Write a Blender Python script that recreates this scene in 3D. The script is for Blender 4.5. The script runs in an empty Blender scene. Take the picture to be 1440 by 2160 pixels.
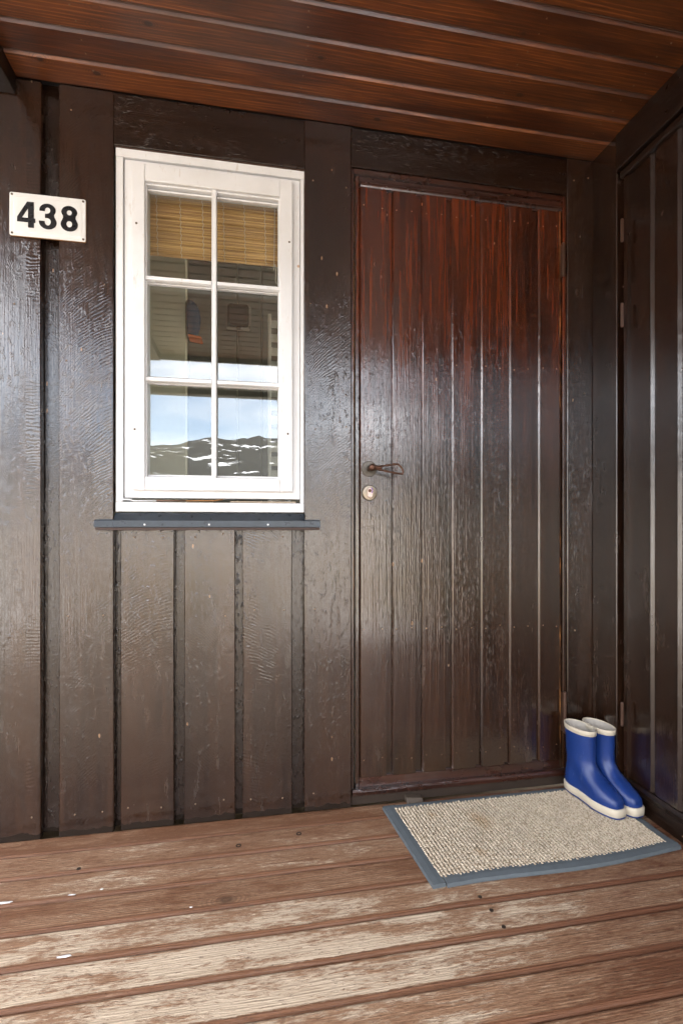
import bpy, bmesh, math, random
from math import sin, cos, tan, atan, radians, pi, sqrt
from mathutils import Vector, noise as mnoise
random.seed(438)
S = bpy.context.scene
COL = S.collection

# ------------------------------------------------------------------ camera
F, D, H, HORIZ = 1050.0, 1.60, 0.92, 1112.0        # focal length in photo pixels, metres from wall, eye height, horizon row
TH = radians(10.3)                                   # camera turned to the right
cam_d = bpy.data.cameras.new('camera'); cam = bpy.data.objects.new('camera', cam_d); COL.objects.link(cam)
cam.location = (0, -D, H); cam.rotation_euler = (radians(90), 0, -TH)
cam_d.sensor_fit = 'HORIZONTAL'; cam_d.sensor_width = 24; cam_d.lens = 24 * F / 1440
cam_d.shift_y = (HORIZ - 1080) / 1440; cam_d.clip_start = 0.02; cam_d.clip_end = 6000
S.camera = cam

# ------------------------------------------------------------------ sky, sun, exposure
SUN_EL, SUN_AZ = radians(42), radians(14)            # sun high behind the house
W = bpy.data.worlds.new('World'); S.world = W; W.use_nodes = True
wn, wl = W.node_tree.nodes, W.node_tree.links
wn.clear()
sky = wn.new('ShaderNodeTexSky'); sky.sky_type = 'NISHITA'; sky.sun_disc = False
sky.sun_elevation = SUN_EL; sky.sun_rotation = SUN_AZ; sky.altitude = 900; sky.air_density = 1.0; sky.dust_density = 3.0; sky.ozone_density = 1.2
tc = wn.new('ShaderNodeTexCoord'); mp = wn.new('ShaderNodeMapping'); mp.inputs['Scale'].default_value = (1.6, 1.6, 7)
cn = wn.new('ShaderNodeTexNoise'); cn.inputs['Scale'].default_value = 1.5; cn.inputs['Detail'].default_value = 7; cn.inputs['Distortion'].default_value = .5
cr = wn.new('ShaderNodeValToRGB'); cr.color_ramp.elements[0].position = .36; cr.color_ramp.elements[0].color = (.12, .12, .12, 1); cr.color_ramp.elements[1].position = .74; cr.color_ramp.elements[1].color = (.85, .85, .85, 1)
mx = wn.new('ShaderNodeMix'); mx.data_type = 'RGBA'; mx.inputs[7].default_value = (13.2, 12.4, 11.4, 1)
bg = wn.new('ShaderNodeBackground'); bg.inputs['Strength'].default_value = .13
wo = wn.new('ShaderNodeOutputWorld')
wl.new(tc.outputs['Generated'], mp.inputs[0]); wl.new(mp.outputs[0], cn.inputs['Vector']); wl.new(cn.outputs[0], cr.inputs[0])
wl.new(cr.outputs[0], mx.inputs[0]); wl.new(sky.outputs[0], mx.inputs[6]); wl.new(mx.outputs[2], bg.inputs[0]); wl.new(bg.outputs[0], wo.inputs[0])
sd = bpy.data.lights.new('sun', 'SUN'); sd.energy = 3.6; sd.angle = radians(.53); sd.color = (1, .95, .87)
sun = bpy.data.objects.new('sun', sd); COL.objects.link(sun)
sdir = Vector((sin(SUN_AZ) * cos(SUN_EL), cos(SUN_AZ) * cos(SUN_EL), sin(SUN_EL)))
sun.location = sdir * 30; sun.rotation_euler = sdir.to_track_quat('Z', 'Y').to_euler()
vs = S.view_settings; S.display_settings.display_device = 'sRGB'; vs.view_transform = 'Standard'; vs.look = 'None'
vs.exposure = 2.80; vs.gamma = 1; vs.use_curve_mapping = False
S.render.engine = 'CYCLES'
S.cycles.use_denoising = True; S.cycles.use_adaptive_sampling = True; S.cycles.adaptive_threshold = .025; S.cycles.max_bounces = 7; S.cycles.diffuse_bounces = 3; S.cycles.glossy_bounces = 3; S.cycles.transparent_max_bounces = 16
S.cycles.sample_clamp_indirect = 6; S.cycles.caustics_reflective = False; S.cycles.caustics_refractive = False

# ------------------------------------------------------------------ pixel -> metre helpers (wall plane y, floor plane z)
def wx(px, y=0.0): return (D + y) * tan(atan((px - 720) / F) + TH)
def wz(px, py, y=0.0):
    X = wx(px, y); return H + (HORIZ - py) / F * (X * sin(TH) + (D + y) * cos(TH))
def fl(px, py, z=0.0):
    Zd = (H - z) * F / (py - HORIZ); la = (px - 720) / F * Zd
    return la * cos(TH) + Zd * sin(TH), Zd * cos(TH) - la * sin(TH) - D
def sy(px, X): return X / tan(atan((px - 720) / F) + TH) - D        # depth y on a side plane at X

# ------------------------------------------------------------------ material node helper
class NT:
    def __init__(s, name):
        s.m = bpy.data.materials.new(name); s.m.use_nodes = True; s.t = s.m.node_tree; s.t.nodes.clear()
        s.out = s.t.nodes.new('ShaderNodeOutputMaterial'); s._p = s._o = None
    def n(s, typ, inp=None, o=0, **at):
        nd = s.t.nodes.new('ShaderNode' + typ)
        for k, v in at.items(): setattr(nd, k, v)
        for k, v in (inp or {}).items():
            if isinstance(v, bpy.types.NodeSocket): s.t.links.new(v, nd.inputs[k])
            else: nd.inputs[k].default_value = v
        return nd.outputs[o]
    def pos(s):
        if s._p is None: s._p = s.n('NewGeometry', o='Position')
        return s._p
    def info(s, o): 
        if s._o is None: s._o = s.n('ObjectInfo').node
        return s._o.outputs[o]
    def ma(s, op, a, b=0.0, c=0.0, clamp=False): return s.n('Math', {0: a, 1: b, 2: c}, operation=op, use_clamp=clamp)
    def add(s, a, b): return s.ma('ADD', a, b)
    def mul(s, a, b): return s.ma('MULTIPLY', a, b)
    def vm(s, op, a, b=(0, 0, 0)): return s.n('VectorMath', {0: a, 1: b}, operation=op)
    def xyz(s, v): 
        nd = s.n('SeparateXYZ', {0: v}).node; return nd.outputs
    def noise(s, v, scale=1.0, det=2.0, rough=.5, dist=0.0): return s.n('TexNoise', {'Vector': v, 'Scale': scale, 'Detail': det, 'Roughness': rough, 'Distortion': dist})
    def step(s, v, a, b, t0=0.0, t1=1.0): return s.n('MapRange', {0: v, 1: a, 2: b, 3: t0, 4: t1}, interpolation_type='SMOOTHSTEP')
    def mix(s, f, a, b, blend='MIX'): return s.n('Mix', {0: f, 6: a, 7: b}, o=2, data_type='RGBA', blend_type=blend)
    def rgb(s, c): 
        nd = s.t.nodes.new('ShaderNodeRGB'); nd.outputs[0].default_value = (*c, 1); return nd.outputs[0]
    def bump(s, h, dist=.001, strength=1.0): return s.n('Bump', {'Height': h, 'Distance': dist, 'Strength': strength})
    def bsdf(s, col, rough=.5, normal=None, spec=.5, metal=0.0, **k):
        inp = {'Base Color': col if isinstance(col, bpy.types.NodeSocket) else (*col, 1), 'Roughness': rough, 'Specular IOR Level': spec, 'Metallic': metal}
        if normal is not None: inp['Normal'] = normal
        for a, v in k.items(): inp[a.replace('_', ' ')] = v
        b = s.n('BsdfPrincipled', inp); s.t.links.new(b, s.out.inputs[0]); return s.m
AX = {'x': 0, 'y': 1, 'z': 2}
def axvec(ax, along, across):
    v = [across] * 3; v[AX[ax]] = along; return tuple(v)

def wood_base(t, ax, ringf=1000):
    """shared wood coordinates: world position shifted per board"""
    off = t.n('CombineXYZ', {0: t.mul(t.info('Random'), 17.3), 1: t.mul(t.info('Random'), 9.1), 2: t.mul(t.info('Random'), 31.7)})
    p = t.vm('ADD', t.pos(), off)
    q = t.xyz(p)
    across = {'z': t.add(q[0], q[1]), 'x': t.add(q[1], q[2]), 'y': t.add(q[0], q[2])}[ax]
    fibre = t.noise(t.vm('MULTIPLY', p, axvec(ax, 5, 170)), 1, 3, .6)
    warp = t.noise(t.vm('MULTIPLY', p, axvec(ax, 1.1, 8)), 1, 2, .5)
    rings = t.ma('SINE', t.add(t.mul(across, ringf), t.mul(warp, ringf * .062)))
    return p, across, fibre, warp, rings

def knots(t, p, ax, n=5.5):
    """sparse round knots: distance to rare voronoi cells, stretched along the board"""
    v = t.n('TexVoronoi', {'Vector': t.vm('MULTIPLY', p, axvec(ax, n * .8, n * 1.4)), 'Scale': 1.0, 'Randomness': 1.0}).node
    rare = t.ma('GREATER_THAN', t.n('SeparateColor', {0: v.outputs['Color']}), .45)
    k = t.mul(t.step(v.outputs['Distance'], .05, .11, 1, 0), rare)
    halo = t.mul(t.step(v.outputs['Distance'], .08, .34, 1, 0), rare)
    return k, halo, v.outputs['Distance']

def painted_wood(name, ax, dark, lite, rough=.3, spec=.6, saw=1.0, grain=.35, peel=1.0, streak=.5, damp=False, knotty=False, fleck=.0009, painted_veil=False, bump=.75, scuff=.34, coat=.34):
    t = NT(name); p, across, fibre, warp, rings = wood_base(t, ax)
    P = t.pos(); q = t.xyz(P)
    big = t.noise(t.vm('MULTIPLY', p, axvec(ax, 1.1, 9)), 1, 4, .55)
    mid = t.noise(t.vm('MULTIPLY', p, axvec(ax, 2.6, 70)), 1, 4, .65)
    tone = t.step(t.add(t.mul(big, 1 - streak), t.mul(mid, streak)), .34, .66)
    col = t.mix(tone, (*dark, 1), (*lite, 1))
    col = t.mix(t.mul(t.step(fibre, .45, .75), .45), col, (*[c * .45 for c in dark], 1))
    if painted_veil:                                         # reflected ground veil painted into the colour: dull brown low, brighter red on top
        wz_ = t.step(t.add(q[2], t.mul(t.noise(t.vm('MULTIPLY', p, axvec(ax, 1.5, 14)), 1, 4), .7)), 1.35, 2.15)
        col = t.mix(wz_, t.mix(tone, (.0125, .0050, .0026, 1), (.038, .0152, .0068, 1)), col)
    # orange peel of thick paint, pores, saw arcs
    pe = t.noise(p, 105, 3, .6); pe2 = t.noise(t.vm('MULTIPLY', p, axvec(ax, 45, 120)), 1, 3, .62)
    lump = t.step(t.noise(t.vm('MULTIPLY', p, axvec(ax, 1.6, 6)), 1, 2), .32, .68, .35, 1.5)
    h = t.add(t.mul(pe, .34 * peel), t.mul(t.mul(t.step(pe2, .53, .74), lump), .62 * peel))      # mostly smooth film with scattered runs and pimples
    h = t.add(h, t.mul(fibre, grain)); h = t.add(h, t.mul(t.mul(rings, t.step(mid, .4, .7)), grain * .16))
    if saw:
        oc = t.n('SeparateColor', {0: t.info('Color')}).node.outputs
        a0 = t.ma('SUBTRACT', oc[0], 5.0)
        base = {'z': q[0], 'x': q[2], 'y': q[2]}[ax]; along = q[AX[ax]]
        da = t.ma('SUBTRACT', base, a0)
        root = t.ma('SQRT', t.ma('MAXIMUM', t.ma('SUBTRACT', .42 ** 2, t.mul(da, da)), .001))
        wob = t.noise(p, 9, 2)
        ph = t.add(t.mul(t.ma('SUBTRACT', along, root), 2 * pi / .0105), t.add(t.mul(wob, 26), t.mul(pe2, 3.2)))
        msk = t.mul(t.step(t.noise(t.vm('MULTIPLY', p, axvec(ax, 3.2, 10)), 1, 4), .40, .66), t.step(t.noise(p, 46, 3, .6), .34, .66, .1, 1))
        h = t.add(h, t.mul(t.mul(t.ma('SINE', ph), t.mul(msk, oc[1])), .20 * saw))
    dull = t.step(t.noise(t.vm('MULTIPLY', p, axvec(ax, 6, 22)), 1, 4, .65), .46, .66)
    ro = t.add(t.mul(t.noise(p, 26, 3), .22), t.add(rough - .11, t.mul(dull, .07)))
    if scuff:                                           # worn paler streaks, more of them low down, and thin scratches in the paint
        du = t.step(t.add(t.noise(t.vm('MULTIPLY', p, axvec(ax, 4, 26)), 1, 5, .7), t.mul(t.step(q[2], .2, 1.5, 1, 0), .10)), .64, .84)
        col = t.mix(t.mul(du, .55 * scuff), col, (.105, .072, .050, 1)); ro = t.add(ro, t.mul(du, .2))
        sc_ = t.mul(t.step(t.noise(t.vm('MULTIPLY', p, axvec(ax, 9, 240)), 1, 2, .6), .70, .74), t.step(t.noise(p, 7, 3), .52, .6))
        col = t.mix(t.mul(sc_, .6 * scuff), col, (.21, .15, .105, 1))
    if knotty:
        k, halo, dist = knots(t, p, ax)
        col = t.mix(t.mul(k, .75), col, (*[c * .35 for c in dark], 1))
        col = t.mix(t.mul(t.mul(halo, t.step(t.ma('SINE', t.mul(dist, 90)), -.2, .9)), .4), col, (*[c * .5 for c in dark], 1))
        h = t.add(h, t.mul(k, -.5))
    # little chips that show bare wood
    if fleck:
        v = t.n('TexVoronoi', {'Vector': t.vm('MULTIPLY', p, axvec(ax, 24, 60)), 'Scale': 1.0}).node
        rare = t.ma('GREATER_THAN', t.n('SeparateColor', {0: v.outputs['Color']}), .982)
        ch = t.mul(t.ma('LESS_THAN', v.outputs['Distance'], .16), rare)
        col = t.mix(t.mul(ch, .8), col, (.34, .2, .11, 1))
    if damp:                                            # bare end grain above the deck, paint missing along a ragged line
        e = t.ma('LESS_THAN', t.add(q[2], t.mul(t.noise(P, 34, 3), -.03)), .004)
        col = t.mix(e, col, (.014, .008, .0045, 1)); ro = t.add(ro, t.mul(e, .4))
    nb_ = t.bump(h, .0015, bump)
    return t.bsdf(col, ro, nb_, spec if not damp else t.mul(t.ma('SUBTRACT', 1.0, t.mul(e, .8)), spec), Coat_Weight=coat, Coat_IOR=1.65, Coat_Roughness=.13, Coat_Normal=nb_)

M = {}
M['wall_v'] = painted_wood('brown_wall_paint', 'z', (.0105, .0042, .0022), (.034, .0138, .0062), .17, .95, saw=1.0, peel=.9, damp=True, grain=.5, coat=.24)
M['gap_v'] = painted_wood('brown_gap_paint', 'z', (.0080, .0036, .0022), (.017, .0078, .0042), .22, .8, saw=0, peel=1.3, damp=True, coat=.2)
M['wall_h'] = painted_wood('brown_header_paint', 'x', (.0080, .0034, .0019), (.020, .0086, .0044), .20, .65, saw=1.0, peel=.9, coat=.15)
M['side_v'] = painted_wood('brown_side_paint', 'z', (.0100, .0044, .0024), (.024, .0102, .0052), .17, 1.0, saw=0, grain=.3, peel=.34)
M['side_h'] = painted_wood('brown_beam_paint', 'y', (.0075, .0034, .0020), (.016, .0072, .0038), .32, .6, saw=0, grain=.5, peel=.8, coat=.1)
M['door_v'] = painted_wood('red_brown_door_stain', 'z', (.022, .0060, .0030), (.130, .026, .0070), .16, 1.0, saw=0, grain=.5, peel=.5, streak=.65, painted_veil=True)
M['door_h'] = painted_wood('red_brown_rail_stain', 'x', (.016, .0052, .0030), (.055, .0145, .0062), .28, .8, saw=0, grain=.7, peel=.7)
def ceiling_mat():
    t = NT('ceiling_stain'); p, across, fibre, warp, rings = wood_base(t, 'x', 620)
    big = t.noise(t.vm('MULTIPLY', p, (1.5, 8, 8)), 1, 3, .55); st = t.noise(t.vm('MULTIPLY', p, (7, 120, 120)), 1, 4, .7)
    col = t.mix(t.step(t.add(t.mul(big, .55), t.mul(st, .45)), .38, .62), (.052, .0135, .0045, 1), (.165, .046, .0108, 1))
    col = t.mix(t.mul(t.step(t.info('Random'), 0, 1), .35), col, (.085, .030, .010, 1))
    lite = t.mul(t.step(t.add(t.mul(rings, .35), st), .62, .95), t.step(big, .4, .6))
    col = t.mix(t.mul(lite, .75), col, (.33, .108, .026, 1))
    col = t.mix(t.mul(t.step(fibre, .52, .70), .6), col, (.030, .010, .004, 1))
    k, halo, dist = knots(t, p, 'x', 8.5)
    col = t.mix(t.mul(t.mul(halo, t.step(t.ma('SINE', t.mul(dist, 130)), 0, .9)), .6), col, (.045, .015, .006, 1)); col = t.mix(t.mul(k, .9), col, (.020, .008, .0045, 1))
    h = t.add(t.mul(fibre, .8), t.add(t.mul(st, .6), t.mul(k, -.5)))
    return t.bsdf(col, t.add(.24, t.mul(big, .22)), t.bump(h, .0012, .7), .75)
M['ceil'] = ceiling_mat()
M['groove'] = painted_wood('groove_highlight_paint', 'x', (.085, .046, .030), (.155, .088, .060), .5, .5, saw=0, grain=.4, peel=.8, fleck=0)  # paler colour paints in the light caught along the ceiling grooves

def plain(name, col, rough=.5, spec=.5, metal=0.0, var=.18, scale=30, bump=.15, bscale=220, **k):
    t = NT(name); p = t.pos()
    f = t.noise(p, scale, 4, .6); c = t.mix(f, (*[v * (1 - var) for v in col], 1), (*[min(1, v * (1 + var)) for v in col], 1))
    return t.bsdf(c, t.add(t.mul(t.noise(p, scale * 2, 3), .16), rough - .08), t.bump(t.noise(p, bscale, 3), .0006, bump), spec, metal, **k)

def white_paint():
    t = NT('white_window_paint'); p = t.pos()
    f = t.noise(p, 5, 5, .6); c = t.mix(t.step(f, .35, .7), (.79, .80, .81, 1), (.71, .715, .72, 1))
    d = t.noise(t.vm('MULTIPLY', p, (60, 60, 14)), 1, 4, .7); c = t.mix(t.mul(t.step(d, .60, .74), .5), c, (.50, .43, .36, 1))
    v = t.n('TexVoronoi', {'Vector': p, 'Scale': 13.0}).node
    rare = t.ma('GREATER_THAN', t.n('SeparateColor', {0: v.outputs['Color']}), .86)
    c = t.mix(t.mul(t.step(v.outputs['Distance'], .03, .085, .8, 0), rare), c, (.45, .23, .08, 1))      # rust from nail heads
    h = t.add(t.noise(t.vm('MULTIPLY', p, (120, 120, 40)), 1, 3), t.mul(t.noise(p, 40, 2), .6))
    return t.bsdf(c, .38, t.bump(h, .0006, .45), .5)
M['white'] = white_paint()

def deck_mat():
    t = NT('worn_deck_paint'); p, across, fibre, warp, rings = wood_base(t, 'x', 1050); q = t.xyz(t.pos())
    # foot wear: strongest where people walk from the open front to the door, weak by the walls
    walk = t.mul(t.step(q[1], -.80, .05, 1, 0), t.step(t.add(q[0], t.mul(q[1], -.25)), .15, 1.35, 1, 0))
    patch = t.noise(t.vm('MULTIPLY', p, (4.2, 20, 20)), 1, 6, .68, .5)
    fine = t.noise(t.vm('MULTIPLY', p, (45, 150, 150)), 1, 4, .78)
    pits = t.noise(t.vm('MULTIPLY', p, (55, 210, 210)), 1, 3, .7)
    fr = t.ma('FRACT', t.mul(t.add(q[1], .0730 + 97), 1 / .0972)); ed = t.ma('ABSOLUTE', t.ma('SUBTRACT', fr, .5))
    edge = t.step(t.add(ed, t.mul(t.ma('SUBTRACT', fine, .5), .16)), .405, .475)             # rounded board edges keep their paint
    w = t.add(t.mul(walk, .36), t.mul(patch, 1.25)); w = t.add(w, t.mul(fine, .62)); w = t.add(w, t.mul(rings, .03)); w = t.add(w, t.mul(fibre, .30))
    w = t.add(w, t.mul(t.ma('SUBTRACT', t.info('Random'), .5), .26))
    w = t.ma('SUBTRACT', w, t.mul(edge, .6))
    wear = t.step(w, 1.22, 1.42); haze = t.step(w, .90, 1.24)
    red = t.step(t.add(q[0], t.mul(patch, .5)), .45, 1.35)
    paint = t.mix(t.noise(t.vm('MULTIPLY', p, (5, 60, 60)), 1, 4, .65), (.130, .056, .028, 1), (.235, .112, .059, 1))
    paint = t.mix(t.mul(red, .65), paint, (.105, .034, .017, 1))
    thin = t.mix(fine, (.25, .135, .075, 1), (.52, .34, .215, 1))
    col = t.mix(t.mul(haze, .75), paint, thin)
    bare = t.mix(t.noise(t.vm('MULTIPLY', p, (12, 100, 100)), 1, 4, .7), (.43, .315, .21, 1), (.84, .70, .53, 1))
    col = t.mix(wear, col, bare)
    line = t.mul(t.step(t.add(t.mul(rings, .22), t.add(t.mul(fibre, .7), t.mul(fine, .35))), .55, .70), t.step(patch, .35, .62, .25, 1))
    col = t.mix(t.mul(line, t.ma('SUBTRACT', .6, t.mul(wear, .25))), col, (.105, .050, .029, 1))
    col = t.mix(t.mul(t.step(pits, .60, .68), .6), col, (.085, .045, .028, 1))
    k, halo, dist = knots(t, p, 'x', 4.6)
    col = t.mix(t.mul(t.mul(halo, t.step(t.ma('SINE', t.mul(dist, 150)), -.1, .7)), .55), col, (.13, .066, .038, 1))
    col = t.mix(t.mul(k, .7), col, (.085, .045, .026, 1))
    h = t.add(t.mul(fibre, .9), t.mul(rings, .07)); h = t.add(h, t.mul(pits, .9)); h = t.add(h, t.mul(wear, -.5))
    return t.bsdf(col, t.add(.48, t.mul(wear, .22)), t.bump(h, .0020, .9), .4)
M['deck'] = deck_mat()

def bare_wood(name, c0, c1, ax='z'):
    t = NT(name); p, across, fibre, warp, rings = wood_base(t, ax)
    return t.bsdf(t.mix(t.add(t.mul(fibre, .6), t.mul(t.noise(p, 30, 3), .4)), (*c0, 1), (*c1, 1)), .6, t.bump(fibre, .001, .5), .3)
def raw_edge():
    t = NT('bare_orange_wood'); p = t.pos(); n = t.noise(t.vm('MULTIPLY', p, (40, 40, 5)), 1, 5, .7)
    c = t.mix(t.step(n, .46, .62), (.022, .010, .005, 1), t.mix(t.noise(p, 30, 3), (.20, .075, .02, 1), (.50, .24, .075, 1)))
    return t.bsdf(c, .55, None, .3)
M['raw'] = raw_edge()
M['rot'] = bare_wood('weathered_riser_wood', (.016, .0095, .006), (.058, .040, .029), 'x')
M['wedge'] = bare_wood('grey_wedge_wood', (.05, .038, .028), (.115, .09, .07), 'x')
M['sill'] = plain('blue_grey_sheet_metal', (.032, .042, .054), .30, .6, .3, .5, 26, .3)
M['dirt_lip'] = plain('rusty_brown_lip', (.050, .026, .017), .55, .4, 0, .5, 60, .6)
M['iron'] = plain('rusty_wrought_iron', (.105, .052, .034), .42, .5, .75, .55, 120, .8, 420)
M['hinge'] = plain('brown_painted_steel', (.085, .045, .030), .36, .6, .4, .4, 70, .4)
M['hinge_worn'] = plain('rusty_worn_hinge', (.16, .095, .065), .42, .6, .6, .6, 90, .6)
M['brass'] = plain('dull_brass', (.24, .20, .155), .30, .6, .85, .3, 60, .3)
M['rosette'] = plain('grimy_steel_rosette', (.090, .078, .064), .34, .6, .5, .4, 60, .4)
M['keyplate'] = plain('worn_bright_metal', (.50, .40, .36), .3, .6, .6, .2, 90, .2)
M['purple'] = plain('purple_paint_mark', (.14, .03, .30), .4)
M['dark'] = plain('black_gap', (.010, .007, .006), .8, .2)
M['enamel'] = plain('white_enamel', (.74, .74, .72), .24, .6, 0, .07, 7, .12, 60)
M['black'] = plain('black_enamel', (.006, .006, .0075), .28, .6, 0, .1, 20, .05)
M['rust'] = plain('rust_brown_edge', (.26, .13, .045), .6, .3, 0, .5, 160, .5)
M['screw'] = plain('dull_screw', (.10, .075, .05), .45, .5, .6, .5, 200, .3)
M['nail'] = plain('tan_nail_head', (.20, .135, .085), .5, .5, .2, .6, 90, .3)
M['rubber'] = None

def rubber(name, col, scuff, rough):
    t = NT(name); p = t.pos()
    s = t.noise(t.vm('MULTIPLY', p, (60, 60, 18)), 1, 5, .7)
    c = t.mix(t.mul(t.step(s, .60, .76), .30), (*col, 1), (*scuff, 1))
    c = t.mix(t.mul(t.noise(p, 14, 3), .30), c, (*[v * .55 for v in col], 1))
    v = t.n('TexVoronoi', {'Vector': t.vm('MULTIPLY', p, (150, 150, 60)), 'Scale': 1.0}).node
    rare = t.ma('GREATER_THAN', t.n('SeparateColor', {0: v.outputs['Color']}), .965)
    c = t.mix(t.mul(t.mul(t.ma('LESS_THAN', v.outputs['Distance'], .10), rare), .6), c, (*scuff, 1))
    return t.bsdf(c, t.add(rough - .06, t.mul(s, .16)), t.bump(t.add(t.noise(p, 20, 3), t.mul(t.noise(p, 300, 2), .12)), .0016, .5), .5)
M['boot_blue'] = rubber('blue_boot_rubber', (.0095, .036, .175), (.22, .30, .50), .34)
M['boot_cream'] = rubber('cream_boot_rubber', (.62, .55, .43), (.40, .31, .20), .42)
M['lining'] = plain('grey_knit_lining', (.46, .42, .37), .9, .1, 0, .12, 90, .6, 300)

def mat_pile():
    t = NT('sisal_pile'); p = t.pos(); q = t.xyz(p)
    n1 = t.noise(p, 130, 3, .7); n2 = t.noise(p, 12, 4, .6); n3 = t.noise(t.vm('MULTIPLY', p, (420, 150, 420)), 1, 2, .6)
    c = t.mix(t.step(n1, .30, .60), (.32, .245, .165, 1), (.70, .60, .465, 1))
    c = t.mix(t.mul(t.step(n2, .45, .72), .4), c, (.44, .37, .29, 1))
    c = t.mix(t.mul(t.step(n3, .60, .72), .4), c, (.17, .12, .085, 1))
    st = None                                                       # two old rusty-tan stains
    for sx, syy, r in ((.70, -.165, .075), (.56, -.11, .035), (.63, -.30, .03)):
        d = t.ma('SQRT', t.add(t.ma('POWER', t.mul(t.ma('SUBTRACT', q[0], sx), 1.5), 2), t.ma('POWER', t.ma('SUBTRACT', q[1], syy), 2)))
        m = t.step(t.add(d, t.mul(t.noise(p, 40, 3), .05)), .02, r + .025, 1, 0)
        st = m if st is None else t.ma('MAXIMUM', st, m)
    c = t.mix(t.mul(st, .5), c, (.36, .215, .09, 1))
    return t.bsdf(c, .9, t.bump(t.add(n3, n1), .0016, .9), .1)
M['pile'] = mat_pile()
M['mat_edge'] = plain('blue_grey_mat_tape', (.112, .130, .143), .78, .2, 0, .16, 60, .6, 700)

def bamboo_mat():
    t = NT('bamboo_slats'); p = t.pos(); q = t.xyz(p)
    band = t.noise(t.vm('MULTIPLY', p, (2.5, 2.5, 260)), 1, 4, .7); b2 = t.noise(t.vm('MULTIPLY', p, (1, 1, 24)), 1, 3, .6)
    c = t.mix(t.step(band, .36, .66), (.30, .145, .042, 1), (.80, .50, .19, 1))
    c = t.mix(t.mul(t.step(b2, .45, .62), .35), c, (.36, .19, .06, 1))
    return t.bsdf(c, .5, None, .4)
M['bamboo'] = bamboo_mat()
M['cord'] = plain('white_cord', (.62, .58, .50), .8, .2)

def glass():
    t = NT('window_glass')
    g = t.n('NewGeometry').node
    cosn = t.ma('ABSOLUTE', t.n('VectorMath', {0: g.outputs['Incoming'], 1: g.outputs['Normal']}, o=1, operation='DOT_PRODUCT'))
    f = t.add(.085, t.mul(t.ma('POWER', t.ma('SUBTRACT', 1.0, cosn), 5.0), .915))         # same reflectance from either side of the pane
    tr = t.n('BsdfTransparent', {0: (.95, .97, .95, 1)}); gl = t.n('BsdfGlossy', {'Color': (1, 1, 1, 1), 'Roughness': 0.0})
    du = t.mul(t.step(t.noise(t.pos(), 90, 5, .75), .52, .78), .05); g1 = t.n('MixShader', {0: f, 1: tr, 2: gl})
    t.t.links.new(t.n('MixShader', {0: du, 1: g1, 2: t.n('BsdfDiffuse', {0: (.6, .58, .54, 1)})}), t.out.inputs[0]); return t.m
M['glass'] = glass()
M['cream'] = plain('cream_interior_paint', (.66, .63, .50), .6, .3, 0, .05, 6)
M['panel'] = plain('grey_interior_panelling', (.21, .21, .19), .6, .3, 0, .1, 10)
M['floor_in'] = plain('interior_floor', (.30, .22, .14), .5, .3)
M['lamp_glass'] = plain('ribbed_lamp_glass', (.050, .044, .033), .35, .5, 0, .3, 220, .6, 320)
M['lamp_base'] = plain('grey_lamp_base', (.34, .32, .28), .5)
M['cap_blue'] = plain('blue_cap_cloth', (.008, .040, .085), .9, .1, 0, .4, 60)
M['cap_orange'] = plain('orange_cap_brim', (.70, .14, .03), .8, .2)
M['roof'] = plain('black_roof_felt', (.03, .03, .03), .9, .2)

def terrain(name, snow):
    t = NT(name); p = t.pos()
    a = t.noise(p, .35, 6, .65); b = t.noise(p, 4.0, 5, .7)
    c = t.mix(t.step(t.add(t.mul(a, .5), t.mul(b, .5)), .38, .62), (.15, .118, .080, 1), (.33, .275, .20, 1))
    sn = t.noise(p, .16, 5, .6); c = t.mix(t.step(sn, .53, .57), c, (.80, .82, .85, 1)) if not snow else c
    if snow:
        r = t.mix(t.noise(p, .05, 6, .65), (.018, .021, .024, 1), (.075, .076, .074, 1)); c = t.mix(.93, c, r)
        s = t.noise(t.vm('MULTIPLY', p, (.030, .030, .045)), 1, 6, .6); c = t.mix(t.step(s, .60, .62), c, (.82, .84, .88, 1))
    return t.bsdf(c, .95, None, .1)
M['ground'] = terrain('dry_heath', False); M['hill'] = terrain('mountain_heath_with_snow', True)

# ------------------------------------------------------------------ object helpers
def link(name, me, mat, parent=None, kind=None):
    o = bpy.data.objects.new(name, me); COL.objects.link(o)
    if mat is not None: me.materials.append(mat)
    if parent is not None:
        o.parent = parent
        r = parent
        loc = Vector(); 
        while r is not None: loc += r.location; r = r.parent
        me.transform(__import__('mathutils').Matrix.Translation(-loc))
    if kind: o['kind'] = kind
    return o
def from_bm(name, bm, mat, parent=None, smooth=False, kind=None):
    bmesh.ops.recalc_face_normals(bm, faces=bm.faces[:])
    me = bpy.data.meshes.new(name); bm.to_mesh(me); bm.free()
    if smooth:
        for f in me.polygons: f.use_smooth = True
    return link(name, me, mat, parent, kind)
def thing(name, label, cat, loc=(0, 0, 0), group=None):
    o = bpy.data.objects.new(name, None); COL.objects.link(o); o.location = loc; o.empty_display_size = .05
    o['label'] = label; o['category'] = cat
    if group: o['group'] = group
    return o
def struct(name, loc=(0, 0, 0)):
    o = bpy.data.objects.new(name, None); COL.objects.link(o); o.location = loc; o['kind'] = 'structure'; return o
def add_box(bm, x0, x1, y0, y1, z0, z1, bev=0.0):
    vs_ = [bm.verts.new((x, y, z)) for x in (x0, x1) for y in (y0, y1) for z in (z0, z1)]
    fs = [bm.faces.new([vs_[i] for i in f]) for f in ((0, 1, 3, 2), (4, 6, 7, 5), (0, 4, 5, 1), (2, 3, 7, 6), (0, 2, 6, 4), (1, 5, 7, 3))]
    if bev: bmesh.ops.bevel(bm, geom=list({e for f in fs for e in f.edges}), offset=bev, segments=1, affect='EDGES')
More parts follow.
